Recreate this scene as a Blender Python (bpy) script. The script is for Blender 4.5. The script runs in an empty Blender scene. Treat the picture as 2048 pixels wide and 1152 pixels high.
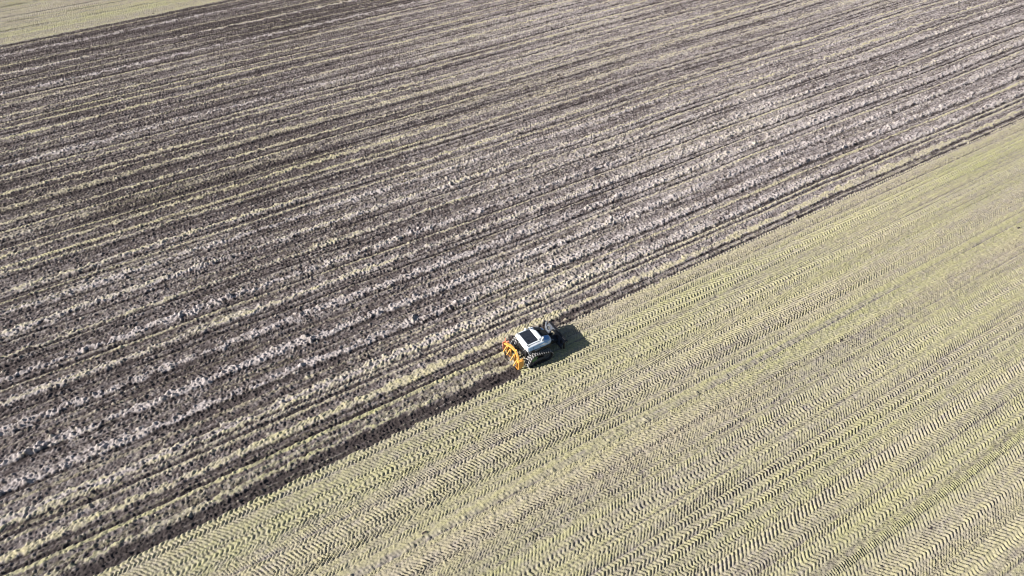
import bpy, bmesh, math, random
import numpy as np
from mathutils import Vector, Matrix

random.seed(7)
rng = np.random.default_rng(11)
scene = bpy.context.scene
COL = scene.collection

# ------------------------------------------------------------------ frame of the field
# local field frame: u runs along the rows, v across them; PHI turns it into the world
H_CAM = 41.0
PHI = math.radians(90.0 - 59.3255)
CP, SP = math.cos(PHI), math.sin(PHI)
PITCH = math.radians(43.852)


def to_world(u, v, z=0.0):
    return Vector((u * CP - v * SP, u * SP + v * CP, z))


# ------------------------------------------------------------------ helpers
def tag(o, label=None, cat=None, group=None, kind=None):
    if label:
        o['label'] = label
    if cat:
        o['category'] = cat
    if group:
        o['group'] = group
    if kind:
        o['kind'] = kind
    return o


def empty(name, loc, rz):
    o = bpy.data.objects.new(name, None)
    COL.objects.link(o)
    o.location = loc
    o.rotation_euler = (0, 0, rz)
    o.empty_display_size = 0.3
    return o


def obj(name, bm, mat, parent=None, smooth=False, bevel=0.0, seg=2):
    me = bpy.data.meshes.new(name)
    bmesh.ops.remove_doubles(bm, verts=bm.verts, dist=1e-5)
    bmesh.ops.recalc_face_normals(bm, faces=bm.faces)
    bm.to_mesh(me)
    bm.free()
    mats = mat if isinstance(mat, (list, tuple)) else [mat]
    for m in mats:
        me.materials.append(m)
    for p in me.polygons:
        p.use_smooth = smooth
    o = bpy.data.objects.new(name, me)
    COL.objects.link(o)
    if parent is not None:
        o.parent = parent
    if bevel:
        b = o.modifiers.new('bevel', 'BEVEL')
        b.width = bevel
        b.segments = seg
        b.limit_method = 'ANGLE'
        b.angle_limit = math.radians(35)
    return o


def add_box(bm, c, s, rot=None):
    M = Matrix.Translation(Vector(c))
    if rot is not None:
        M = M @ rot
    M = M @ Matrix.Diagonal((s[0], s[1], s[2], 1.0))
    return bmesh.ops.create_cube(bm, size=1.0, matrix=M)['verts']


def add_bar(bm, a, b, w, h, up=(0, 0, 1)):
    """rectangular bar from a to b"""
    a, b = Vector(a), Vector(b)
    d = (b - a)
    L = d.length
    d.normalize()
    upv = Vector(up)
    side = d.cross(upv)
    if side.length < 1e-4:
        side = d.cross(Vector((1, 0, 0)))
    side.normalize()
    u2 = side.cross(d)
    R = Matrix((d, side, u2)).transposed().to_4x4()
    add_box(bm, (a + b) / 2, (L, w, h), R)


def add_cyl(bm, a, b, r, r2=None, n=16):
    a, b = Vector(a), Vector(b)
    d = b - a
    R = d.to_track_quat('Z', 'Y').to_matrix().to_4x4()
    M = Matrix.Translation((a + b) / 2) @ R
    bmesh.ops.create_cone(bm, cap_ends=True, segments=n, radius1=r, radius2=r if r2 is None else r2,
                          depth=d.length, matrix=M)


def add_tube(bm, pts, r, n=8):
    for a, b in zip(pts[:-1], pts[1:]):
        add_cyl(bm, a, b, r, n=n)
    for p in pts[1:-1]:
        bmesh.ops.create_icosphere(bm, subdivisions=1, radius=r, matrix=Matrix.Translation(Vector(p)))


def add_extrude(bm, prof, axis_from, axis_to, axis='y'):
    """closed profile of (x,z) points extruded along y"""
    n = len(prof)
    A = [bm.verts.new((x, axis_from, z)) for x, z in prof]
    B = [bm.verts.new((x, axis_to, z)) for x, z in prof]
    bm.faces.new(A)
    bm.faces.new(list(reversed(B)))
    for i in range(n):
        j = (i + 1) % n
        bm.faces.new((A[i], A[j], B[j], B[i]))


def add_loft(bm, rings):
    R = [[bm.verts.new(p) for p in ring] for ring in rings]
    n = len(R[0])
    for a, b in zip(R[:-1], R[1:]):
        for i in range(n):
            j = (i + 1) % n
            bm.faces.new((a[i], a[j], b[j], b[i]))
    bm.faces.new(list(reversed(R[0])))
    bm.faces.new(R[-1])


# ------------------------------------------------------------------ materials
def new_mat(name):
    m = bpy.data.materials.new(name)
    m.use_nodes = True
    nt = m.node_tree
    b = nt.nodes.get('Principled BSDF')
    return m, nt, b


def paint(name, col, rough=0.45, metal=0.0, dirt_glint=0.25, dirt_glint_col=(0.16, 0.13, 0.10), scale=6.0, spec=0.5):
    m, nt, b = new_mat(name)
    N = nt.nodes
    L = nt.links
    tc = N.new('ShaderNodeTexCoord')
    no = N.new('ShaderNodeTexNoise')
    no.inputs['Scale'].default_value = scale
    no.inputs['Detail'].default_value = 6
    no.inputs['Roughness'].default_value = 0.7
    L.new(tc.outputs['Object'], no.inputs['Vector'])
    rp = N.new('ShaderNodeMapRange')
    rp.inputs[1].default_value = 0.45
    rp.inputs[2].default_value = 0.8
    rp.inputs[3].default_value = 0.0
    rp.inputs[4].default_value = dirt_glint
    L.new(no.outputs['Fac'], rp.inputs[0])
    mx = N.new('ShaderNodeMix')
    mx.data_type = 'RGBA'
    mx.inputs[6].default_value = (*col, 1)
    mx.inputs[7].default_value = (*dirt_glint_col, 1)
    L.new(rp.outputs[0], mx.inputs[0])
    L.new(mx.outputs[2], b.inputs['Base Color'])
    b.inputs['Roughness'].default_value = rough
    b.inputs['Metallic'].default_value = metal
    b.inputs['Specular IOR Level'].default_value = spec
    return m


M_white = paint('white_paint', (0.80, 0.83, 0.86), 0.35, dirt_glint=0.12)
M_sky_blue = paint('sky_shade_blue', (0.13, 0.33, 0.70), 0.35, dirt_glint=0.05)  # white hood with the blue of skylit shade put into its colour
M_sky_pale = paint('sky_shade_pale', (0.30, 0.50, 0.78), 0.35, dirt_glint=0.05)  # shaded-side copy of the white paint, sky tint in the colour
M_panel = paint('dark_panel', (0.022, 0.028, 0.042), 0.5, dirt_glint=0.1)
M_black = paint('black_steel', (0.012, 0.013, 0.016), 0.5, dirt_glint=0.3, dirt_glint_col=(0.06, 0.05, 0.045))
M_rubber = paint('track_rubber', (0.035, 0.034, 0.035), 0.8, dirt_glint=0.5, dirt_glint_col=(0.16, 0.15, 0.145), scale=7)
M_lug = paint('dusty_lug_rubber', (0.28, 0.27, 0.265), 0.9, dirt_glint=0.9, dirt_glint_col=(0.50, 0.47, 0.45), scale=12)
M_grey = paint('grey_steel', (0.20, 0.22, 0.25), 0.4, dirt_glint=0.2)
M_frame = paint('blue_black_steel', (0.034, 0.045, 0.072), 0.4, dirt_glint=0.15)
M_green = paint('green_paint', (0.015, 0.14, 0.045), 0.4, dirt_glint=0.1)
M_orange = paint('orange_paint', (0.80, 0.37, 0.06), 0.45, dirt_glint=0.7, dirt_glint_col=(0.80, 0.55, 0.28), scale=9)  # pale orange mottling stands in for sunlit highlights
M_red = paint('salmon_reflector', (0.76, 0.32, 0.22), 0.4, dirt_glint=0.2)
M_chrome = paint('bare_steel', (0.55, 0.55, 0.56), 0.3, metal=0.8, dirt_glint=0.1)

# ------------------------------------------------------------------ noise on arrays


def hash2(ix, iy, seed):
    h = (ix.astype(np.int64) * 374761393 + iy.astype(np.int64) * 668265263 + seed * 1274126177) & 0xFFFFFFFF
    h = ((h ^ (h >> 13)) * 1274126177) & 0xFFFFFFFF
    h = ((h ^ (h >> 15)) * 2246822519) & 0xFFFFFFFF
    h = h ^ (h >> 16)
    return (h & 0xFFFFFF).astype(np.float32) / np.float32(0xFFFFFF)


def vnoise(x, y, seed):
    """value noise 0..1"""
    xi = np.floor(x)
    yi = np.floor(y)
    fx = (x - xi).astype(np.float32)
    fy = (y - yi).astype(np.float32)
    xi = xi.astype(np.int64)
    yi = yi.astype(np.int64)
    fx = fx * fx * (3 - 2 * fx)
    fy = fy * fy * (3 - 2 * fy)
    a = hash2(xi, yi, seed)
    b = hash2(xi + 1, yi, seed)
    c = hash2(xi, yi + 1, seed)
    d = hash2(xi + 1, yi + 1, seed)
    return (a + (b - a) * fx) * (1 - fy) + (c + (d - c) * fx) * fy


def fbm(x, y, seed, octv=3, gain=0.5):
    s = np.zeros_like(x, dtype=np.float32)
    a, t = 1.0, 0.0
    for o in range(octv):
        s += a * vnoise(x * 2 ** o + 17.3 * o, y * 2 ** o - 9.1 * o, seed + o)
        t += a
        a *= gain
    return s / t


def sstep(a, b, x):
    t = np.clip((x - a) / (b - a), 0, 1)
    return t * t * (3 - 2 * t)


def clods(x, y, seed, prob, rmin=0.25, rmax=0.62):
    """half-ellipsoid lumps on a jittered grid (cell = 1): height in cell units, and a random tone per lump"""
    xi = np.floor(x).astype(np.int64)
    yi = np.floor(y).astype(np.int64)
    best = np.zeros(x.shape, np.float32)
    tone = np.full(x.shape, 0.5, np.float32)
    for dx in (-1, 0, 1):
        for dy in (-1, 0, 1):
            cx, cy = xi + dx, yi + dy
            px = cx + hash2(cx, cy, seed)
            py = cy + hash2(cx, cy, seed + 1)
            r0 = hash2(cx, cy, seed + 2)
            r = rmin + (rmax - rmin) * r0 * r0
            on = hash2(cx, cy, seed + 3) < prob
            el = 0.7 + 0.6 * hash2(cx, cy, seed + 4)
            d2 = ((x - px) / (r * el)) ** 2 + ((y - py) * el / r) ** 2
            h = np.where((d2 < 1) & on, r * np.sqrt(np.clip(1 - d2, 0, 1)), 0).astype(np.float32)
            m = h > best
            best = np.where(m, h, best)
            tone = np.where(m, hash2(cx, cy, seed + 5), tone)
    return best, tone


# ------------------------------------------------------------------ what lies across the rows
# (v, half width, strength, kind, far-left strength, right strength)  read off the photograph across the rows
# kinds: B pale dry clods, Y yellow-green residue left standing, D dark freshly cut slot, L thin light rut
BANDS = [
    # last finished strip, then outward
    ('Y', 32.2, .40, 1.0, 1.0), ('D', 31.72, .14, .75, .75), ('D', 31.08, .14, .7, .65), ('L', 31.32, .10, .2, .5),
    ('L', 33.32, .12, .6, .7), ('D', 33.62, .14, .9, .9), ('L', 33.92, .12, .4, .8), ('D', 34.25, .20, .4, 1.0),
    ('B', 34.80, .34, .7, .9), ('Y', 34.45, .20, .9, .1), ('Y', 35.05, .18, .7, .0), ('L', 36.12, .14, .4, .9), ('D', 36.86, .20, .8, .8),
    ('B', 37.40, .36, .9, 1.0), ('D', 39.25, .22, .8, .7), ('B', 39.70, .38, 1.0, .9), ('D', 38.5, .10, .4, .4),
    ('L', 41.00, .10, .3, .7), ('D', 41.30, .10, .5, .8), ('D', 41.95, .16, .7, .8), ('B', 42.55, .38, 1.0, 1.0),
    ('D', 43.90, .11, .9, 1.0), ('L', 43.70, .08, .3, .5), ('D', 44.50, .12, .8, .8), ('B', 45.13, .38, .6, 1.0), ('Y', 45.15, .25, .8, .1),
    ('L', 46.48, .10, .6, .7), ('D', 46.77, .12, .9, 1.0), ('D', 47.38, .10, .3, .8), ('B', 47.65, .30, 1.0, .9),
    ('D', 48.98, .14, .8, .2), ('D', 49.25, .11, .3, .9), ('D', 49.72, .12, .8, .8), ('Y', 50.10, .16, .8, .2), ('B', 50.25, .25, .2, .9),
    ('Y', 51.45, .20, .1, .8), ('D', 51.78, .13, .9, 1.0), ('D', 52.45, .14, .4, .8), ('Y', 53.0, .22, .6, .9), ('B', 52.85, .32, 1.0, .3),
    ('D', 54.5, .14, .7, .3), ('B', 55.30, .30, .9, .5), ('L', 55.57, .12, .3, .7), ('D', 55.0, .12, .5, .4), ('D', 56.4, .12, .4, .3),
    ('L', 56.72, .14, .7, .7), ('D', 57.25, .14, .9, .8), ('Y', 58.05, .24, .9, .8), ('B', 58.0, .24, .5, .2),
    ('D', 59.45, .16, .4, .8), ('D', 60.11, .20, .9, .3), ('Y', 60.65, .20, .7, .4), ('D', 61.12, .14, .3, .9), ('L', 61.54, .18, .8, .4),
    ('Y', 63.32, .32, 1.0, .4), ('Y', 63.72, .18, .2, .9), ('L', 64.25, .12, .7, .3), ('D', 64.87, .28, 1.0, .2), ('D', 65.5, .14, .3, .9),
    ('Y', 66.05, .34, .5, .3), ('Y', 66.5, .18, .2, .9), ('L', 67.02, .12, .9, .3), ('D', 67.35, .12, .9, .3), ('D', 68.2, .14, .4, .9),
    ('Y', 68.55, .28, .9, .3), ('Y', 69.35, .26, .1, .9), ('D', 70.34, .24, 1.0, .4), ('L', 70.85, .14, .4, .7), ('Y', 71.25, .36, .7, .3),
    ('Y', 72.74, .14, .7, .6), ('D', 73.1, .14, .8, .7), ('Y', 73.77, .30, 1.0, .7), ('D', 75.5, .34, 1.0, .5), ('Y', 76.30, .20, .8, .8),
    ('D', 77.8, .16, 1.0, .9), ('L', 77.35, .14, .6, .6), ('B', 79.16, .24, 1.0, .4), ('Y', 79.3, .2, .3, .8), ('D', 80.4, .30, .8, .5), ('Y', 81.85, .28, .7, .8),
    ('D', 83.6, .20, .8, .7), ('Y', 84.97, .28, .9, .8), ('D', 86.2, .40, .9, .5), ('L', 87.3, .18, .8, .6), ('L', 88.55, .12, .7, .6), ('D', 88.95, .16, 1.0, .8),
    ('Y', 90.32, .24, .8, .7), ('D', 92.2, .16, .9, .8), ('Y', 92.95, .34, .5, .8), ('D', 94.8, .18, .9, .7), ('L', 94.3, .14, .6, .5), ('B', 96.11, .26, 1.0, .5),
    ('D', 97.3, .40, .9, .6), ('L', 98.1, .16, .6, .7), ('D', 100.03, .16, 1.0, .8), ('L', 99.7, .12, .6, .6), ('B', 101.6, .30, .7, .4), ('Y', 101.7, .26, .8, .6),
    ('D', 103.4, .40, .7, .5), ('L', 104.17, .14, .7, .7), ('D', 106.14, .16, .9, .8), ('B', 107.35, .24, .9, .5), ('D', 108.6, .50, 1.0, .6), ('L', 109.85, .22, .5, .5), ('D', 110.5, .3, .6, .4),
]
# strip cut behind the tractor only (u below the tool)
BANDS_NEW = [('D', 28.45, .20, 1.0), ('D', 28.95, .24, .85), ('Y', 29.58, .22, .75), ('L', 30.80, .16, .9), ('D', 31.07, .12, 1.0), ('L', 31.5, .15, .3), ('L', 30.15, .25, .25)]
V_FAR = 110.95
U_TOOL = 17.9


def edge_v(u):
    step = sstep(U_TOOL - .35, U_TOOL + .35, u)
    return 28.22 + (31.02 - 28.22) * step


# lanes of tyre prints over the unbroken cover
LANES = []
_v = -60.0
_r = random.Random(5)
while _v < 190:
    w = _r.choice([.38, .44, .50, .56, .62, .70])
    kind = _r.choice(['chev', 'chev', 'chev', 'left', 'right', 'left', 'right', 'left', 'chev', 'fine', 'rough'] if w < .52 else ['chev', 'chev', 'chev', 'chev', 'left', 'right'])
    LANES.append((_v, w, kind, _r.choice([.25, .27, .29, .32]), _r.uniform(.75, 1.15), _r.choice([-1, 1, 1]), _r.uniform(.6, 1.5), _r.uniform(0, 9)))
    _v += w
LV = np.array([l[0] for l in LANES])
LW = np.array([l[1] for l in LANES], np.float32)
LK = np.array([['chev', 'left', 'right', 'fine', 'rough'].index(l[2]) for l in LANES])
LP = np.array([l[3] if l[2] != 'fine' else .18 for l in LANES], np.float32)
LAMP = np.array([l[4] for l in LANES], np.float32)
LDIR = np.array([l[5] for l in LANES], np.float32)
LANG = np.array([l[6] for l in LANES], np.float32)
LPH = np.array([l[7] for l in LANES], np.float32)


def lug_prints(u, v):
    """height of tyre prints (about -1..1), strength, and lane number"""
    k = np.clip(np.searchsorted(LV, v) - 1, 0, len(LV) - 1)
    w = LW[k]
    s = (v - LV[k]) / w                                   # 0..1 across the lane
    s2 = s * 2 - 1
    kd = LK[k]
    # chevron: two half bars meeting (staggered) in the middle; left / right: one slanted bar
    off = np.where(kd == 0, np.abs(s2) * .5 + .5 * (s2 > 0) * (LPH[k] > 4.5), np.where(kd == 1, s, np.where(kd == 2, -s, s * .3)))
    ph = (u + LDIR[k] * off * w * LANG[k]) / LP[k] + LPH[k] + 0.3 * vnoise(u / 2.3, k * 7.7, 91) + .12 * (vnoise(u / .3, v / .16, 90) - .5)
    bar = np.cos(2 * math.pi * ph)
    bar = np.sign(bar) * np.abs(bar) ** .65
    env = sstep(0, .13, s) * (1 - sstep(.87, 1, s))
    long_ = vnoise(u / 6.0 + k * 3.7, k * 1.3, 92)          # prints fade in and out along the lane
    st = LAMP[k] * env * (.62 + .6 * long_)
    st = np.where(kd == 4, st * .35, st)
    return bar.astype(np.float32), st.astype(np.float32), k, s


def field(u, v):
    """heights and cover of the field at (u,v): z, residue, pale dry soil, dark moist soil (left-right light painted into both), greenness, tilled"""
    u = u.astype(np.float32)
    v = v.astype(np.float32)
    wob = (vnoise(u / 14, v / 60, 3) - .5) * .34 + (vnoise(u / 3.5, v / 25, 4) - .5) * .10
    vv = v + wob
    n1 = fbm(u / .9, v / .5, 21, 3)
    n2 = fbm(u / .22, v / .22, 31, 2)
    rag = (fbm(u / .45, v / .45, 41, 3) - .5)
    big = fbm(u / 26, v / 9, 51, 3)
    fine = vnoise(u / .11, v / .11, 99)
    mott = fbm(u / .55, v / .28, 57, 3)
    streak = fbm(u / 7, vv / .26, 59, 2, .8)
    thin = vnoise(u / 11, vv / .13, 60)
    # ---- which side of the cut edge
    e = edge_v(u) + rag * .45 + wob * .6
    til = sstep(-.05, .05, vv - e) * (1 - sstep(-.06, .06, vv - (V_FAR + rag * .5)))
    newstrip = ((u < U_TOOL + .2) & (v < 31.3)).astype(np.float32)
    # ---- bands across the rows
    Y = np.zeros_like(u)
    B = np.zeros_like(u)
    D = np.zeros_like(u)
    Lt = np.zeros_like(u)
    lr = sstep(2, 62, u - (vv - 50) * .25)                  # 0 = left of the picture, 1 = right
    order = np.argsort(vv.ravel(), kind='stable')
    vs = vv.ravel()[order]
    acc = {'Y': Y.ravel(), 'B': B.ravel(), 'D': D.ravel(), 'L': Lt.ravel()}
    lrr, ur, nr, rr = lr.ravel(), u.ravel(), n1.ravel(), rag.ravel()
    ns = newstrip.ravel()

    def band(kind, vc, hw, a0, a1, new=None):
        pad = hw * 2.4 + .25
        i0, i1 = np.searchsorted(vs, vc - pad), np.searchsorted(vs, vc + pad)
        idx = order[i0:i1]
        if len(idx) == 0:
            return
        a = a0 + (a1 - a0) * lrr[idx]
        lon = vnoise(ur[idx] / 5.5 + vc * 5, np.full(len(idx), vc * 2.3), 61)
        ragw = {'B': .50, 'Y': .36, 'D': .07, 'L': .08}[kind]
        d = np.abs(vs[i0:i1] - vc + rr[idx] * ragw * 2.0) / (min(hw, .24 if kind in 'D' else 9) * {'B': 1.0, 'Y': .72, 'D': .85, 'L': 1.0}[kind] * (.6 + .7 * lon))
        m = 1 - sstep(.65, 1.25, d)
        m = m * a * ((.85 if kind in 'DL' else .6) + .6 * vnoise(ur[idx] / 2.2, np.full(len(idx), vc * 1.7), 62))
        if new is not None:
            m = m * (ns[idx] if new else 1)
        acc[kind][idx] = np.maximum(acc[kind][idx], m)

    for kind, vc, hw, a0, a1 in BANDS:
        band(kind, vc, hw, a0, a1)
    for kind, vc, hw, a in BANDS_NEW:
        band(kind, vc, hw, a, a, True)
    Y, B, D, Lt = (np.clip(acc[q].reshape(u.shape), 0, 1) for q in 'YBDL')

    # ---- tilled ground: lumps of two sizes, more and larger where the ridges run
    c1, t1 = clods(u / .31, v / .27, 71, .55)
    c2, t2 = clods(u / .19, v / .17, 81, .75)
    c3, t3 = clods(u / .75, v / .6, 83, .14, .12, .5)
    rough = (.30 + .95 * B + .35 * big) * (1 - .35 * sstep(54, 66, vv)) * (.6 + .8 * vnoise(u / 5, v / 2, 58))
    grassy = np.clip(Y + .5 * Lt, 0, 1)
    z_t = (c1 * .31 * .58 * rough * (1 - .75 * grassy) * (1 - .7 * D)
           + c2 * .19 * (.60 + .50 * n1) * (1 - .35 * grassy) + .05 * (fine - .5)
           + c3 * .6 * .50 * rough * (1 - grassy) * (1 - D)
           + .05 * B + .06 * Y + .04 * Lt - .06 * D + .06 * (streak - .5) + .04 * (thin - .5) + .05 * (n1 - .5) + .035 * (n2 - .5))
    # faint prints of the tractor's own tracks over the finished strips
    bar, st, k, s = lug_prints(u, v)
    keep = np.clip(vnoise(u / 9 + k * 1.9, k * 2.3, 95) * 2.2 - 1.0, 0, 1) * (.35 + .65 * grassy)
    z_t = z_t + bar * st * (.016 + .022 * keep)
    # standing, leaning stubble of the residue lines
    z_t = z_t + grassy * .06 * (fbm(u / .13, v / .3, 97, 2) - .5)

    # ---- unbroken cover: tyre prints and short growth
    lane_r = hash2(k, k * 0 + 5, 101)
    z_u = bar * st * .050 * (.5 + 1.0 * n1) + .024 * (n2 - .5) + .03 * (n1 - .5) + .05 * (fine - .5)
    # narrow ruts between lanes
    bord = (1 - sstep(.02, .17, s)) * (.35 + .65 * hash2(k, k * 0 + 3, 104)) * (.4 + .6 * vnoise(u / 8, k * 2.1, 106))
    rut = (1 - sstep(0, .12, s)) * (hash2(k, k * 0 + 2, 103) > .5) * vnoise(u / 4, k * 3.1, 105)
    z_u = z_u - rut * .05 - bord * .035 + .035 * (streak - .5) + .03 * (thin - .5)
    c4, t4 = clods(u / 1.3, v / .8, 111, .007, .06, .13)
    rough_l = (LK[k] == 4) * (.3 + .7 * vnoise(u / 5, k * 1.1, 107))
    c5, t5 = clods(u / .3, v / .26, 113, .6)
    z_u = z_u + c4 * .9 + rough_l * c5 * .3 * .6

    z = z_t * til + (z_u + .03) * (1 - til)

    # ---- cover
    tone = np.where(c1 * .31 > c2 * .19, t1, t2)
    dry_lit_t = np.clip(.27 - .12 * (1 - lr) + .75 * (streak - .5) + .3 * (thin - .5) + .70 * (tone - .5) + (.95 - .35 * lr) * B * (.1 + 1.1 * mott + .6 * fine) + .5 * (big - .45) + .16 * lr + .7 * (mott - .5) + .4 * (fine - .5) + .4 * Lt + .6 * Y, 0, 1)  # darker at left, paler at right: visible clod shade painted into the tone
    res_t = np.clip(.9 * np.clip(streak - .62, 0, 1) + .35 * (thin > .86) + Y * (.38 + .85 * mott) + Lt * (.4 + .8 * mott) + .5 * np.clip(big - .55, 0, 1) + (tone > .9) * .25 + .12 * keep * st
                    + newstrip * .14 * (n1 + rag) + .5 * (n2 - .62), 0, 1)
    fresh = newstrip * sstep(28.1, 28.3, vv) * (1 - sstep(28.85, 29.45, vv + rag * .8)) * .46 \
        + sstep(30.9, 31.1, vv) * (1 - sstep(31.6, 32.1, vv + rag * .7)) * (.26 - .04 * newstrip)
    wet_shade_t = np.clip(D * (.55 + .6 * n2) + fresh * (.1 + 1.4 * n2) * (.4 + 1.1 * thin) + .25 * (1 - lr) * (.3 + 1.2 * (1 - big)) + .9 * np.clip(.40 - streak, 0, 1) + .7 * np.clip(.48 - big, 0, 1) * (1 - .7 * lr) + 1.6 * np.clip(.43 - mott, 0, 1) * (1 + B) + .5 * np.clip(.22 - fine, 0, 1) - .6 * B - .6 * Y - .3 * Lt + .10 * newstrip - .55 * (tone > .66) * (n2 > .45), 0, .92)  # besides moisture, the left side is darkened in place of clod shade
    lanetone = (lane_r - .5)
    stripe = vnoise(u / 60, v / 1.2, 144) - .5
    pale = fbm(u / 18, v / 4, 121, 3) + .10 * sstep(20, 8, v) * sstep(30, 24, v) + .04
    res_u = np.clip(.76 + .24 * lanetone + .22 * (streak - .5) + .35 * (thin - .5) - .35 * np.clip(pale - .5, -.15, 1) - .32 * bord + .16 * stripe - .22 * sstep(109, 113, v) + .12 * np.clip((v - 100) / 10, 0, 1) + .6 * (mott - .5) + .4 * (fine - .5) - .25 * np.clip(-bar * st, 0, 1) - .35 * rut - .25 * rough_l - (c4 > .01) * 1.0, 0, 1)
    dry_u = np.clip(.60 + .25 * lanetone + .5 * (n2 - .5) + .4 * (fine - .5) - (c4 > .01) * .6, 0, 1)
    wet_u = np.clip(.25 * rut + .30 * bord + .4 * np.clip(.30 - streak, 0, 1) + .5 * np.clip(.14 - thin, 0, 1) * 3 + .15 * rough_l * (1 - n1) + (c4 > .01) * .9, 0, 1)
    green_sp = np.exp(-(((u - 42) / 9) ** 2 + ((v - 18.5) / 1.6) ** 2)) + np.exp(-(((u - 32) / 8) ** 2 + ((v - 19.5) / 1.4) ** 2)) \
        + .8 * np.exp(-(((u - 8) / 18) ** 2 + ((v - 27.3) / 1.0) ** 2)) + .6 * np.exp(-(((u - 70) / 30) ** 2 + ((v - 29) / 2.2) ** 2))
    for vr, hw in ((115.8, .16), (118.75, .2), (120.7, .22), (123.1, .12), (125.0, .25)):
        wet_u = np.maximum(wet_u, (1 - sstep(.5, 1.3, np.abs(vv - vr + .3 * rag) / hw)) * np.clip(2.2 * vnoise(u / 2.6, v * 0 + vr, 141) - .8, 0, .5))
    grn_u = np.clip(.32 + .55 * stripe + .15 * sstep(108, 113, v) + .5 * (fbm(u / 9, v / 2.5, 131, 3) - .5) + .18 * green_sp , 0, 1)
    grn_t = np.clip(.10 + .4 * (fbm(u / 6, v / 2, 133, 2) - .5) - .2 * lr + .3 * newstrip, 0, 1)
    mixv = lambda a, b: a * til + b * (1 - til)
    return z, mixv(res_t, res_u), mixv(dry_lit_t, dry_u), mixv(wet_shade_t, wet_u), mixv(grn_t, grn_u), til


# ------------------------------------------------------------------ soil material
def soil_material():
    m, nt, b = new_mat('field_soil')
    N, L = nt.nodes, nt.links
    at = N.new('ShaderNodeAttribute')
    at.attribute_name = 'cover'
    sp = N.new('ShaderNodeSeparateColor')
    L.new(at.outputs['Color'], sp.inputs[0])
    tc = N.new('ShaderNodeTexCoord')

    def noise(scale, detail=3, rough=.6):
        n = N.new('ShaderNodeTexNoise')
        n.inputs['Scale'].default_value = scale
        n.inputs['Detail'].default_value = detail
        n.inputs['Roughness'].default_value = rough
        L.new(tc.outputs['Object'], n.inputs['Vector'])
        return n

    def mix(fac, a, c, blend='MIX'):
        x = N.new('ShaderNodeMix')
        x.data_type = 'RGBA'
        x.blend_type = blend
        for sock, val in ((x.inputs[0], fac), (x.inputs[6], a), (x.inputs[7], c)):
            if hasattr(val, 'links'):
                L.new(val, sock)
            elif isinstance(val, tuple):
                sock.default_value = (*val, 1)
            else:
                sock.default_value = val
        return x.outputs[2]

    def maths(op, a, c):
        x = N.new('ShaderNodeMath')
        x.operation = op
        x.use_clamp = True
        for sock, val in ((x.inputs[0], a), (x.inputs[1], c)):
            if hasattr(val, 'links'):
                L.new(val, sock)
            else:
                sock.default_value = val
        return x.outputs[0]

    fine = noise(7.0, 4, .7)
    mid = noise(1.6, 4, .65)
    # bare soil, damp brown to pale dry
    dry = maths('ADD', sp.outputs[1], maths('MULTIPLY', maths('SUBTRACT', fine.outputs['Fac'], .5), .6))
    soil = mix(dry, SOIL_DAMP, SOIL_DRY)
    soil = mix(maths('MULTIPLY', mid.outputs['Fac'], .25), soil, (0.19, 0.13, 0.115))
    # residue: straw to green
    grn = maths('ADD', at.outputs['Alpha'], maths('MULTIPLY', maths('SUBTRACT', mid.outputs['Fac'], .5), .8))
    resc = mix(grn, STRAW, GREEN)
    rsel = maths('ADD', sp.outputs[0], maths('MULTIPLY', maths('SUBTRACT', fine.outputs['Fac'], .5), .5))
    col = mix(rsel, soil, resc)
    col = mix(sp.outputs[2], col, SOIL_WET)
    L.new(col, b.inputs['Base Color'])
    b.inputs['Roughness'].default_value = .95
    b.inputs['Specular IOR Level'].default_value = .15
    bn = noise(16.0, 3, .7)
    bp = N.new('ShaderNodeBump')
    bp.inputs['Strength'].default_value = .8
    bp.inputs['Distance'].default_value = .03
    L.new(bn.outputs['Fac'], bp.inputs['Height'])
    L.new(bp.outputs['Normal'], b.inputs['Normal'])
    return m


SOIL_DAMP = (0.088, 0.072, 0.073)
SOIL_DRY = (0.465, 0.415, 0.405)
SOIL_WET = (0.043, 0.034, 0.034)
STRAW = (0.475, 0.418, 0.272)
GREEN = (0.365, 0.365, 0.165)
M_soil = soil_material()


def mesh_from_grid(name, U, V, Z, COLR, facemask):
    """quads of a grid where facemask is set; unused vertices dropped"""
    nv, nu = U.shape
    idx = np.arange(nv * nu, dtype=np.int32).reshape(nv, nu)
    q = np.stack([idx[:-1, :-1], idx[:-1, 1:], idx[1:, 1:], idx[1:, :-1]], -1)[facemask]
    used = np.zeros(nv * nu, bool)
    used[q.ravel()] = True
    remap = np.cumsum(used) - 1
    q = remap[q].astype(np.int32)
    co = np.stack([U.ravel()[used], V.ravel()[used], Z.ravel()[used]], -1).astype(np.float32)
    c = COLR.reshape(-1, 4)[used].astype(np.float32)
    me = bpy.data.meshes.new(name)
    me.vertices.add(len(co))
    me.vertices.foreach_set('co', co.ravel())
    me.loops.add(q.size)
    me.loops.foreach_set('vertex_index', q.ravel())
    me.polygons.add(len(q))
    me.polygons.foreach_set('loop_start', np.arange(0, q.size, 4, dtype=np.int32))
    me.update(calc_edges=True)
    at = me.attributes.new('cover', 'FLOAT_COLOR', 'POINT')
    at.data.foreach_set('color', c.ravel())
    me.materials.append(M_soil)
    me.polygons.foreach_set('use_smooth', np.ones(len(q), bool))
    o = bpy.data.objects.new(name, me)
    COL.objects.link(o)
    o.rotation_euler = (0, 0, PHI)
    return o


# part of the field that can come into view, with a margin
F_PIX = 1400.0


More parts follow.
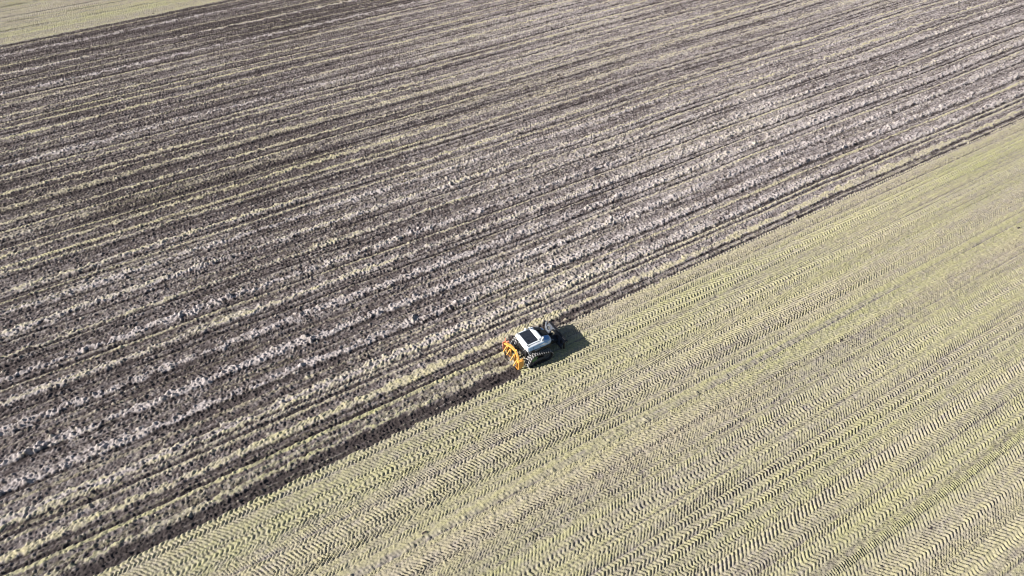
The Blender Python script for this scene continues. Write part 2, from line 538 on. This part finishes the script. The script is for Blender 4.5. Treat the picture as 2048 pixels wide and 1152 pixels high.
def in_view(u, v, margin):
    x = u * CP - v * SP
    y = u * SP + v * CP
    # camera space at ground level
    f = y * math.cos(PITCH) + H_CAM * math.sin(PITCH)
    up = y * math.sin(PITCH) - H_CAM * math.cos(PITCH)
    ok = (f > 5)
    ff = np.maximum(f, 5)
    mm = margin * F_PIX / ff
    return ok & (np.abs(x / ff) * F_PIX < 1024 + mm) & (np.abs(up / ff) * F_PIX < 576 + mm)


vl = [-15.0]
while vl[-1] < 146:
    vl.append(vl[-1] + (.064 + .05 * min(max((vl[-1] - 40) / 70, 0), 1)))
ul = [-36.0]
while ul[-1] < 142:
    ul.append(ul[-1] + (.066 + .05 * min(max((ul[-1] - 40) / 70, 0), 1)))
vl, ul = np.array(vl, np.float32), np.array(ul, np.float32)
U, V = np.meshgrid(ul, vl)
mask = in_view(U, V, 13.0)
du = np.gradient(ul)[None, :]
dv = np.gradient(vl)[:, None]
U = U + (rng.random(U.shape, dtype=np.float32) - .5) * .55 * du.astype(np.float32)
V = V + (rng.random(V.shape, dtype=np.float32) - .5) * .55 * dv.astype(np.float32)
Z = np.zeros(U.shape, np.float32)
C4 = np.zeros(U.shape + (4,), np.float32)
rows = np.where(mask.any(1))[0]
for r0 in range(rows[0], rows[-1] + 1, 120):              # in slabs, to keep memory small
    sl = slice(r0, min(r0 + 120, rows[-1] + 1))
    mk = mask[sl].copy()
    # one cell more all round, so that kept faces have all their corners
    mk[:, 1:] |= mask[sl][:, :-1]
    mk[:, :-1] |= mask[sl][:, 1:]
    mk[1:] |= mask[sl][:-1]
    mk[:-1] |= mask[sl][1:]
    z, r_, d_, w_, g_, t_ = field(U[sl][mk], V[sl][mk])
    Z[sl][mk] = z
    C4[sl][mk] = np.stack([r_, d_, w_, g_], -1)
fm = mask[:-1, :-1] & mask[1:, 1:] & mask[1:, :-1] & mask[:-1, 1:]
uc = (ul[:-1] + ul[1:])[None, :] * .5
vc = (vl[:-1] + vl[1:])[:, None] * .5
vc = np.broadcast_to(vc, fm.shape)
ucb = np.broadcast_to(uc, fm.shape)
edge = edge_v(ucb)
near = fm & (vc < edge)
far = fm & (vc >= V_FAR)
till = fm & (vc >= edge) & (vc < V_FAR)
tag(mesh_from_grid('tilled_field', U, V, Z, C4, till), 'dark tilled soil in long ridged strips with pale clods and stubble lines', 'field', kind='structure')
tag(mesh_from_grid('stubble_field', U, V, Z, C4, near), 'pale yellow-green unploughed field covered in tyre prints beside the tractor', 'field', kind='structure')
tag(mesh_from_grid('stubble_field', U, V, Z, C4, far), 'pale unploughed corner beyond the tilled soil, upper left', 'field', kind='structure')
del U, V, Z, C4

# the land around, a coarser sheet a little lower, out to the horizon
gu = np.concatenate([-np.geomspace(3000, 132, 14), np.arange(-130, 240, 2.0), np.geomspace(242, 3000, 14)]).astype(np.float32)
gv = np.concatenate([-np.geomspace(3000, 92, 14), np.arange(-90, 200, .4), np.geomspace(201, 3000, 14)]).astype(np.float32)
U2, V2 = np.meshgrid(gu, gv)
z, r_, d_, w_, g_, t_ = field(U2, V2)
Z2 = np.clip(z, -.05, .05) - .20
tag(mesh_from_grid('ground', U2, V2, Z2, np.stack([r_, d_, w_, g_], -1), np.ones((len(gv) - 1, len(gu) - 1), bool)),
    'open farmland around the field', 'ground', kind='structure')

# ------------------------------------------------------------------ the tractor
TU, TV = 19.5, 29.75
tr = empty('crawler_tractor', to_world(TU, TV, 0.0), PHI)
tag(tr, 'driverless white crawler tractor with dark roof panel working along the edge of the tilled soil', 'tractor')


def shell_ring(x, zb, yb, zm, ym, zt, yt, cr=.03):
    half = [(yb, zb), (ym, zm), (ym - .02, zm + (zt - zm) * .45), (yt + .03, zt - .035), (yt - .05, zt), (0, zt + cr)]
    ring = [(x, y, z) for y, z in half] + [(x, -y, z) for y, z in reversed(half[:-1])]
    return ring


bm = bmesh.new()
add_loft(bm, [shell_ring(-1.05, 1.50, .78, 1.56, .84, 1.74, .76, .01), shell_ring(-1.0, 1.43, .84, 1.53, .92, 1.86, .82),
              shell_ring(-.2, 1.40, .88, 1.50, .96, 1.88, .83), shell_ring(.40, 1.36, .92, 1.47, .99, 1.86, .81),
              shell_ring(.52, 1.35, .92, 1.46, .99, 1.78, .78), shell_ring(.95, 1.32, .84, 1.43, .93, 1.64, .68),
              shell_ring(1.18, 1.32, .66, 1.41, .74, 1.55, .56), shell_ring(1.22, 1.36, .6, 1.42, .66, 1.5, .52)])
shell = obj('body_shell', bm, M_white, tr, smooth=False, bevel=.025)

# hood wings: covers with sky-blue shade painted in, over the sloping front, either side of the black grille
for sgn in (-1, 1):
    bm = bmesh.new()
    add_loft(bm, [[(.50, sgn * .32, 1.805), (.50, sgn * .76, 1.795), (.50, sgn * .76, 1.76), (.50, sgn * .32, 1.76)],
                  [(.97, sgn * .30, 1.682), (.97, sgn * .69, 1.665), (.97, sgn * .69, 1.60), (.97, sgn * .30, 1.60)],
                  [(1.15, sgn * .28, 1.592), (1.15, sgn * .54, 1.578), (1.15, sgn * .54, 1.52), (1.15, sgn * .28, 1.52)]])
    obj('hood_cover', bm, M_sky_blue, tr, bevel=.01)
    # side flank under the roof edge; near one coloured as white in skylit shade
    bm = bmesh.new()
    yo = lambda y: sgn * y
    add_loft(bm, [[(-.92, yo(.885), 1.81), (-.92, yo(.965), 1.55), (-.92, yo(.90), 1.55), (-.92, yo(.82), 1.80)],
                  [(.40, yo(.88), 1.80), (.40, yo(1.02), 1.49), (.40, yo(.94), 1.49), (.40, yo(.82), 1.79)],
                  [(.92, yo(.745), 1.635), (.92, yo(.965), 1.44), (.92, yo(.88), 1.44), (.92, yo(.70), 1.62)],
                  [(1.15, yo(.64), 1.55), (1.15, yo(.79), 1.42), (1.15, yo(.70), 1.42), (1.15, yo(.6), 1.54)]])
    obj('side_flank', bm, M_sky_pale if sgn < 0 else M_white, tr, bevel=.008)
bm = bmesh.new()
add_loft(bm, [[(.50, -.27, 1.86), (.50, .27, 1.86), (.50, .27, 1.7), (.50, -.27, 1.7)],
              [(.97, -.26, 1.735), (.97, .26, 1.735), (.97, .26, 1.55), (.97, -.26, 1.55)],
              [(1.21, -.24, 1.64), (1.21, .24, 1.64), (1.21, .24, 1.4), (1.21, -.24, 1.4)]])
for i in range(7):
    add_box(bm, (.58 + i * .08, 0, 1.85 - i * .022), (.025, .5, .03))
obj('front_grille', bm, M_black, tr, bevel=.01)
# far-side black air intake beside the roof block
bm = bmesh.new()
add_loft(bm, [[(.44, .30, 1.95), (.44, .72, 1.93), (.44, .72, 1.7), (.44, .30, 1.7)],
              [(.98, .28, 1.74), (.98, .62, 1.72), (.98, .62, 1.55), (.98, .28, 1.55)]])
obj('air_intake', bm, M_black, tr, bevel=.015)

# roof panel, dark with fine slats
bm = bmesh.new()
add_box(bm, (-.37, .05, 1.905), (.92, 1.22, .035))
for i in range(11):
    add_box(bm, (-.76 + i * .078, .05, 1.927), (.022, 1.14, .012))
add_box(bm, (-.38, .05, 1.935), (.84, .02, .012))
pan = obj('roof_panel', bm, M_panel, tr)
bm = bmesh.new()
add_box(bm, (-.62, -.30, 1.948), (.05, .16, .014))
obj('panel_latch', bm, M_black, pan)
# rails and the front block of the roof
for y in (-.68, .74):
    bm = bmesh.new()
    add_box(bm, (-.33, y, 1.915), (1.0, .07, .05))
    obj('roof_rail', bm, M_white, tr, bevel=.015)
    for x in (-.88,):
        bm = bmesh.new()
        add_box(bm, (x, y, 1.905), (.07, .16, .04))
        obj('lifting_eye', bm, M_frame, tr, bevel=.008)
bm = bmesh.new()
add_loft(bm, [[(.08, -.60, 1.94), (.08, .66, 1.94), (.08, .66, 1.86), (.08, -.60, 1.86)],
              [(.16, -.58, 2.0), (.16, .64, 2.0), (.16, .66, 1.84), (.16, -.60, 1.84)],
              [(.40, -.58, 1.99), (.40, .30, 1.99), (.40, .30, 1.80), (.40, -.60, 1.80)],
              [(.50, -.54, 1.90), (.50, .26, 1.90), (.50, .26, 1.76), (.50, -.56, 1.76)]])
obj('roof_block', bm, M_white, tr, bevel=.02)
# sensors on the roof corners
for x, y in ((.30, -.74), (.48, -.62), (.12, .74), (-.20, .80)):
    bm = bmesh.new()
    add_cyl(bm, (x, y, 1.84), (x, y, 2.02), .055, n=14)
    add_cyl(bm, (x, y, 2.02), (x, y, 2.05), .075, .05, n=14)
    p = obj('sensor', bm, M_white, tr, bevel=.006)
    bm = bmesh.new()
    add_cyl(bm, (x + .04, y, 1.95), (x + .075, y, 1.95), .04, n=10)
    obj('lens', bm, M_black, p)
bm = bmesh.new()
add_tube(bm, [(-.02, .62, 1.9), (-.02, .62, 2.12)], .012)
add_cyl(bm, (-.02, .62, 2.12), (-.02, .62, 2.15), .05, n=12)
obj('antenna', bm, M_chrome, tr)

# panel seams and lamps of the body
for x in (-.55, .02):
    for sgn in (-1, 1):
        bm = bmesh.new()
        add_loft(bm, [[(x, sgn * .900, 1.79), (x + .018, sgn * .900, 1.79), (x + .018, sgn * .86, 1.79), (x, sgn * .86, 1.79)],
                      [(x, sgn * 1.005, 1.53), (x + .018, sgn * 1.005, 1.53), (x + .018, sgn * .93, 1.53), (x, sgn * .93, 1.53)]])
        obj('panel_seam', bm, M_frame, shell)
for sgn in (-1, 1):
    bm = bmesh.new()
    add_box(bm, (-1.045, sgn * .62, 1.62), (.05, .22, .09))
    obj('rear_light', bm, M_red, tr, bevel=.01)
    bm = bmesh.new()
    add_box(bm, (1.19, sgn * .46, 1.47), (.08, .22, .08))
    obj('headlight', bm, M_chrome, tr, bevel=.01)

# rear pillars, dark recess and engine bay
bm = bmesh.new()
add_box(bm, (-.06, 0, .92), (1.95, 1.42, .86))
add_box(bm, (.1, 0, 1.33), (1.75, 1.56, .10))
add_box(bm, (-.62, 0, 1.30), (.3, 1.1, .3))
obj('chassis', bm, M_black, tr, bevel=.02)
for sgn in (-1, 1):
    bm = bmesh.new()
    add_loft(bm, [[(-.98, sgn * .72, 1.47), (-.98, sgn * .90, 1.47), (-.70, sgn * .92, 1.47), (-.70, sgn * .72, 1.47)],
                  [(-.90, sgn * .74, 1.12), (-.90, sgn * .92, 1.12), (-.72, sgn * .94, 1.12), (-.72, sgn * .74, 1.12)]])
    obj('rear_pillar', bm, M_grey, tr, bevel=.012)
    bm = bmesh.new()
    add_loft(bm, [[(-.66, sgn * .80, 1.46), (-.66, sgn * .95, 1.46), (-.66, sgn * 1.0, 1.22), (-.66, sgn * .80, 1.22)],
                  [(1.05, sgn * .80, 1.36), (1.05, sgn * .90, 1.36), (1.05, sgn * .95, 1.06), (1.05, sgn * .80, 1.06)]])
    sk = obj('side_skirt', bm, M_black, tr, bevel=.015)
    bm = bmesh.new()
    add_loft(bm, [[(-.45, sgn * .96, 1.42), (-.45, sgn * 1.005, 1.33), (-.45, sgn * .97, 1.32), (-.45, sgn * .94, 1.41)],
                  [(.05, sgn * .94, 1.42), (.05, sgn * .995, 1.36), (.05, sgn * .96, 1.34), (.05, sgn * .92, 1.41)]])
    obj('trim', bm, M_grey, sk)
bm = bmesh.new()
add_tube(bm, [(-1.02, -.58, 1.0), (-1.04, -.56, 1.36), (-1.04, -.40, 1.44), (-1.04, .30, 1.44), (-1.03, .42, 1.36), (-1.02, .44, 1.05)], .022)
obj('guard_rail', bm, M_chrome, tr, smooth=True)
bm = bmesh.new()
add_cyl(bm, (-1.0, -.30, 1.02), (-1.0, -.30, 1.17), .05, n=12)
obj('hydraulic_valve', bm, M_chrome, tr)
for sgn in (-1, 1):
    bm = bmesh.new()
    add_bar(bm, (-.85, sgn * .36, .62), (-1.62, sgn * .42, .60), .09, .11)
    add_bar(bm, (-.9, sgn * .30, 1.05), (-1.25, sgn * .38, .98), .07, .08)
    add_cyl(bm, (-1.25, sgn * .38, .98), (-1.3, sgn * .40, .62), .03, n=8)
    obj('lift_arm', bm, M_black, tr, bevel=.01)
bm = bmesh.new()
add_cyl(bm, (-.9, 0, .98), (-1.62, 0, .98), .035, n=10)
obj('top_link', bm, M_black, tr)


# tracks
def hull_path(circles, n=14):
    """outline round circles (x,z,r) given counter-clockwise"""
    pts = []
    m = len(circles)
    for i in range(m):
        x0, z0, r0 = circles[i - 1]
        x1, z1, r1 = circles[i]
        x2, z2, r2 = circles[(i + 1) % m]

        def tang(xa, za, ra, xb, zb, rb):
            dx, dz = xb - xa, zb - za
            d = math.hypot(dx, dz)
            return math.atan2(dz, dx) - math.acos(max(-1, min(1, (ra - rb) / d)))

        a0 = tang(x0, z0, r0, x1, z1, r1)
        a1 = tang(x1, z1, r1, x2, z2, r2)
        while a1 < a0:
            a1 += 2 * math.pi
        for k in range(n + 1):
            a = a0 + (a1 - a0) * k / n
            pts.append((x1 + r1 * math.cos(a), z1 + r1 * math.sin(a)))
    return pts


WHEELS = [(.56, .46, .40), (-.56, .87, .27), (-.82, .38, .33)]      # front idler, drive, rear idler
for sgn in (-1, 1):
    y0, y1 = sgn * .80, sgn * 1.34
    outer = hull_path([(x, z, r + .03) for x, z, r in WHEELS])
    inner = hull_path([(x, z, r - .02) for x, z, r in WHEELS])
    bm = bmesh.new()
    n = len(outer)
    oa = [bm.verts.new((x, y0, z)) for x, z in outer]
    ob = [bm.verts.new((x, y1, z)) for x, z in outer]
    ia = [bm.verts.new((x, y0, z)) for x, z in inner]
    ib = [bm.verts.new((x, y1, z)) for x, z in inner]
    for i in range(n):
        j = (i + 1) % n
        bm.faces.new((oa[i], oa[j], ob[j], ob[i]))
        bm.faces.new((ia[i], ib[i], ib[j], ia[j]))
        bm.faces.new((oa[i], ia[i], ia[j], oa[j]))
        bm.faces.new((ob[i], ob[j], ib[j], ib[i]))
    belt = obj('crawler_track', bm, M_rubber, tr)
    # lugs round the belt, in two staggered slanting rows
    P = [Vector((x, 0, z)) for x, z in outer] + [Vector((outer[0][0], 0, outer[0][1]))]
    cum = [0]
    for a, b2 in zip(P[:-1], P[1:]):
        cum.append(cum[-1] + (b2 - a).length)
    tot = cum[-1]
    nl = int(tot / .19)
    bm = bmesh.new()

    def at_len(s):
        s = s % tot
        for i in range(len(P) - 1):
            if cum[i + 1] >= s and cum[i + 1] > cum[i]:
                t = (s - cum[i]) / (cum[i + 1] - cum[i])
                return P[i].lerp(P[i + 1], t), (P[i + 1] - P[i]).normalized()
        return P[0], (P[1] - P[0]).normalized()
    for k in range(nl):
        for half in (0, 1):
            s = (k + .5 * half) * tot / nl
            p, t = at_len(s)
            nrm = Vector((t.z, 0, -t.x))
            ya = y0 + (y1 - y0) * (.02 if half == 0 else .52)
            yb2 = y0 + (y1 - y0) * (.50 if half == 0 else .98)
            a = p + nrm * .02 + t * (.05 if half == 0 else 0)
            b2 = p + nrm * .02 + t * (0 if half == 0 else .05)
            add_bar(bm, (a.x, ya, a.z), (b2.x, yb2, b2.z), .065, .085, up=nrm)
    obj('lugs', bm, M_lug, belt)
    ym = sgn * 1.02
    for nm, (x, z, r), mat in (('front_wheel', WHEELS[0], M_frame), ('drive_wheel', WHEELS[1], M_black), ('rear_wheel', WHEELS[2], M_frame)):
        bm = bmesh.new()
        add_cyl(bm, (x, ym - sgn * .18, z), (x, ym + sgn * .18, z), r - .03, n=28)
        add_cyl(bm, (x, ym + sgn * .18, z), (x, ym + sgn * .23, z), r * .72, r * .55, n=28)
        add_cyl(bm, (x, ym + sgn * .23, z), (x, ym + sgn * .27, z), r * .28, n=16)
        obj(nm, bm, mat, belt, bevel=.01)
    for x in (-.42, -.08, .24):
        bm = bmesh.new()
        add_cyl(bm, (x, ym - sgn * .18, .20), (x, ym + sgn * .20, .20), .13, n=18)
        add_cyl(bm, (x, ym + sgn * .20, .20), (x, ym + sgn * .23, .20), .05, n=10)
        obj('roller', bm, M_black, belt, bevel=.008)
    bm = bmesh.new()
    add_extrude(bm, [(-.62, .30), (.45, .30), (.42, .46), (-.1, .62), (-.5, .62)], ym + sgn * .10, ym + sgn * .20)
    obj('roller_frame', bm, M_frame, belt, bevel=.01)
    bm = bmesh.new()
    add_extrude(bm, [(-.86, .56), (-.48, .62), (-.34, .90), (-.56, 1.06), (-.78, .92)], ym + sgn * .19, ym + sgn * .255)
    obj('hub_cover', bm, M_green, belt, bevel=.02)


# front safety frame
def holed_cell(bm, ya, yb, za, zb, xf, th, rx, rz, n=24):
    """one cell of the frame plate with an oval hole; the plate leans by xf(z)"""
    cy, cz = (ya + yb) / 2, (za + zb) / 2
    hw, hh = (yb - ya) / 2, (zb - za) / 2
    rings = []
    for off in (0, th):
        O, I = [], []
        for k in range(n):
            a = 2 * math.pi * (k + .5) / n
            c, s = math.cos(a), math.sin(a)
            m = max(abs(c), abs(s))
            y, z = cy + hw * c / m, cz + hh * s / m
            O.append(bm.verts.new((xf(z) + off, y, z)))
            y, z = cy + rx * c, cz + rz * s
            I.append(bm.verts.new((xf(z) + off, y, z)))
        rings.append((O, I))
    (O0, I0), (O1, I1) = rings
    for k in range(n):
        j = (k + 1) % n
        bm.faces.new((O0[k], O0[j], I0[j], I0[k]))
        bm.faces.new((O1[k], I1[k], I1[j], O1[j]))
        bm.faces.new((I0[k], I0[j], I1[j], I1[k]))
        bm.faces.new((O0[k], O1[k], O1[j], O0[j]))


xf = lambda z: 1.86 + .68 * (z - .38)
bm = bmesh.new()
Y0, Y1, NC = -1.02, 1.26, 4
for i in range(NC):
    a = Y0 + (Y1 - Y0) * i / NC
    b2 = Y0 + (Y1 - Y0) * (i + 1) / NC
    holed_cell(bm, a, b2, .44, .98, xf, .06, .24 if i == 2 else .18, .21 if i == 2 else .15)
ff = obj('safety_frame', bm, M_frame, tr)
for ya, yb in ((Y0 + .03, .09), (.72, Y1 - .03)):
    bm = bmesh.new()
    add_bar(bm, (xf(.46) + .09, (ya + yb) / 2, .46), (xf(.95) + .09, (ya + yb) / 2, .95), yb - ya, .02, up=(1, 0, 0))
    obj('light_stop_plate', bm, M_black, ff)  # added plate: stops sun passing the holes and makes them look dark
bm = bmesh.new()
add_bar(bm, (xf(.98) + .07, Y0 - .16, .98), (xf(.98) + .07, Y1 + .06, .98), .16, .12)
obj('top_bar', bm, M_black, ff, bevel=.015)
bm = bmesh.new()
add_bar(bm, (xf(.42) + .03, Y0 - .10, .40), (xf(.42) + .03, Y1 + .04, .40), .10, .08)
obj('lower_bar', bm, M_black, ff, bevel=.015)
for i in (2, 3):
    a = Y0 + (Y1 - Y0) * (i + .5) / NC
    bm = bmesh.new()
    pts = []
    for k in range(25):
        t = 2 * math.pi * k / 24
        z = .68 + .175 * math.sin(t)
        pts.append((xf(z) - .012, a + .215 * math.cos(t), z))
    add_tube(bm, pts, .022, 6)
    obj('hole_rim', bm, M_grey, ff, smooth=True)
bm = bmesh.new()
add_box(bm, (xf(.7) + .03, Y0 - .12, .66), (.10, .16, .70))
e1 = obj('end_post', bm, M_black, ff, bevel=.02)
bm = bmesh.new()
add_cyl(bm, (xf(.9) - .05, Y0 - .08, .82), (xf(.9) - .02, Y0 - .08, .82), .06, n=12)
obj('lamp', bm, M_white, ff)
bm = bmesh.new()
add_box(bm, (xf(.7) + .02, Y1 + .10, .62), (.10, .14, .76))
add_tube(bm, [(xf(.9) - .02, Y1 + .10, 1.0), (xf(.9) - .06, Y1 + .12, 1.26)], .02)
obj('end_post', bm, M_grey, ff, bevel=.02)
for y in (-.42, .42):
    bm = bmesh.new()
    add_bar(bm, (.85, y, .72), (1.6, y, .66), .12, .16)
    add_bar(bm, (1.55, y, .66), (xf(.6) + .01, y, .62), .10, .14)
    obj('front_arm', bm, M_black, tr, bevel=.015)
bm = bmesh.new()
add_box(bm, (1.30, 0, .72), (.50, .95, .34))
add_box(bm, (1.72, -.1, .62), (.30, .7, .20))
obj('front_hitch', bm, M_black, tr, bevel=.02)
for x, y, z in ((1.52, .32, .86), (1.60, -.34, .76)):
    bm = bmesh.new()
    add_cyl(bm, (x, y, z), (x, y, z + .12), .045, n=10)
    obj('hydraulic_coupling', bm, M_chrome, tr)

# ------------------------------------------------------------------ the orange tool behind it
im = empty('soil_loosener', to_world(17.82, TV, 0.0), PHI)
tag(im, 'orange arched soil loosener with tines, mounted behind the white tractor', 'farm implement')
# arched beam across
bm = bmesh.new()
ys = [1.30, 1.05, .75, .40, .05, -.30, -.62, -.92]
bx = [-.06, .00, .10, .16, .16, .10, .0, -.08]
bz = [.78, .86, .93, .95, .95, .92, .84, .72]
hw = [.08, .11, .12, .09, .08, .08, .09, .11]
rings = []
for y, x, z, w in zip(ys, bx, bz, hw):
    rings.append([(x - w, y, z - .07), (x + w, y, z - .07), (x + w, y, z + .07), (x - w, y, z + .07)])
add_loft(bm, rings)
obj('beam', bm, M_orange, im, bevel=.02)
# headstock towards the tractor
for y in (-.40, .44):
    bm = bmesh.new()
    add_bar(bm, (.16, y, .90), (.26, y, .55), .09, .08)
    obj('hitch_plate', bm, M_orange, im, bevel=.01)
bm = bmesh.new()
add_bar(bm, (.14, .0, .95), (.24, .0, 1.12), .12, .08)
obj('headstock', bm, M_orange, im, bevel=.01)
# tines: curved shank with a share foot
for y, dx in ((.86, -.02), (.46, .04), (-.16, .02), (-.74, -.10)):
    bm = bmesh.new()
    prof = [(-.02 + dx, .95), (.12 + dx, .95), (.06 + dx, .55), (.02 + dx, .25), (.12 + dx, -.06), (-.02 + dx, -.08), (-.14 + dx, .22), (-.12 + dx, .58)]
    add_extrude(bm, prof, y - .035, y + .035)
    t = obj('tine', bm, M_orange, im, bevel=.008)
    bm = bmesh.new()
    add_loft(bm, [[(.20 + dx, y, -.06), (.20 + dx, y, -.04), (.20 + dx, y + .001, -.04), (.20 + dx, y + .001, -.06)],
                  [(-.12 + dx, y - .20, .0), (-.12 + dx, y - .20, .03), (-.12 + dx, y + .20, .03), (-.12 + dx, y + .20, .0)]])
    obj('share', bm, M_orange, t)
    # rear brace of the tine
    bm = bmesh.new()
    add_bar(bm, (-.05 + dx, y + .05, .86), (-.36 + dx, y + .06, .34), .07, .09)
    obj('tine_brace', bm, M_orange, t, bevel=.008)
# end plates and marker boards
bm = bmesh.new()
add_extrude(bm, [(-.22, .95), (.10, .98), (.10, .30), (-.02, .06), (-.20, .10)], 1.30, 1.36)
ep = obj('end_plate', bm, M_red, im, bevel=.008)
bm = bmesh.new()
add_box(bm, (.02, 1.30, 1.12), (.05, .06, .42))
obj('marker_post', bm, M_red, ep, bevel=.005)
bm = bmesh.new()
add_extrude(bm, [(-.20, .88), (.26, .90), (.26, .30), (.06, .04), (-.20, .06)], -1.0, -.93)
ep = obj('end_plate', bm, M_orange, im, bevel=.008)
bm = bmesh.new()
add_box(bm, (.13, -1.0, .86), (.06, .05, .62))
obj('marker_post', bm, M_orange, ep, bevel=.005)
bm = bmesh.new()
add_box(bm, (.02, -.86, .80), (.34, .12, .22))
add_box(bm, (-.14, -.74, .74), (.10, .30, .14))
obj('bracket', bm, M_orange, im, bevel=.015)
bm = bmesh.new()
add_box(bm, (.14, 1.16, .90), (.20, .14, .22))
obj('reflector', bm, M_red, im, bevel=.02)

# ------------------------------------------------------------------ light, sky, camera
d_local = Vector((1.9, -.47, -1.0)).normalized()
d_world = Matrix.Rotation(PHI, 3, 'Z') @ d_local
elev = math.asin(-d_world.z)
sun = bpy.data.lights.new('sun', 'SUN')
sun.energy = 5.0
sun.angle = math.radians(.53)
sun.color = (1.0, .965, .905)
so = bpy.data.objects.new('sun', sun)
COL.objects.link(so)
so.location = (-40, -20, 60)
so.rotation_euler = d_world.to_track_quat('-Z', 'Y').to_euler()
w = bpy.data.worlds.new('World')
scene.world = w
w.use_nodes = True
nt = w.node_tree
sky = nt.nodes.new('ShaderNodeTexSky')
sky.sky_type = 'NISHITA'
sky.sun_disc = False
sky.sun_elevation = elev
sky.sun_rotation = math.atan2(-d_world.x, -d_world.y)
bg = nt.nodes['Background']
bg.inputs['Strength'].default_value = .05
nt.links.new(sky.outputs[0], bg.inputs['Color'])

cam = bpy.data.cameras.new('camera')
cam.sensor_width = 36.0
cam.lens = 36.0 * F_PIX / 2048.0
cam.clip_end = 6000
co = bpy.data.objects.new('camera', cam)
COL.objects.link(co)
co.location = (0, 0, H_CAM)
co.rotation_euler = (math.pi / 2 - PITCH, 0, 0)
scene.camera = co

scene.view_settings.view_transform = 'Standard'
scene.view_settings.look = 'None'
scene.view_settings.exposure = 0.78
scene.view_settings.gamma = 1.0
scene.render.engine = 'CYCLES'
scene.cycles.filter_width = 1.0
scene.cycles.max_bounces = 4
scene.cycles.diffuse_bounces = 1
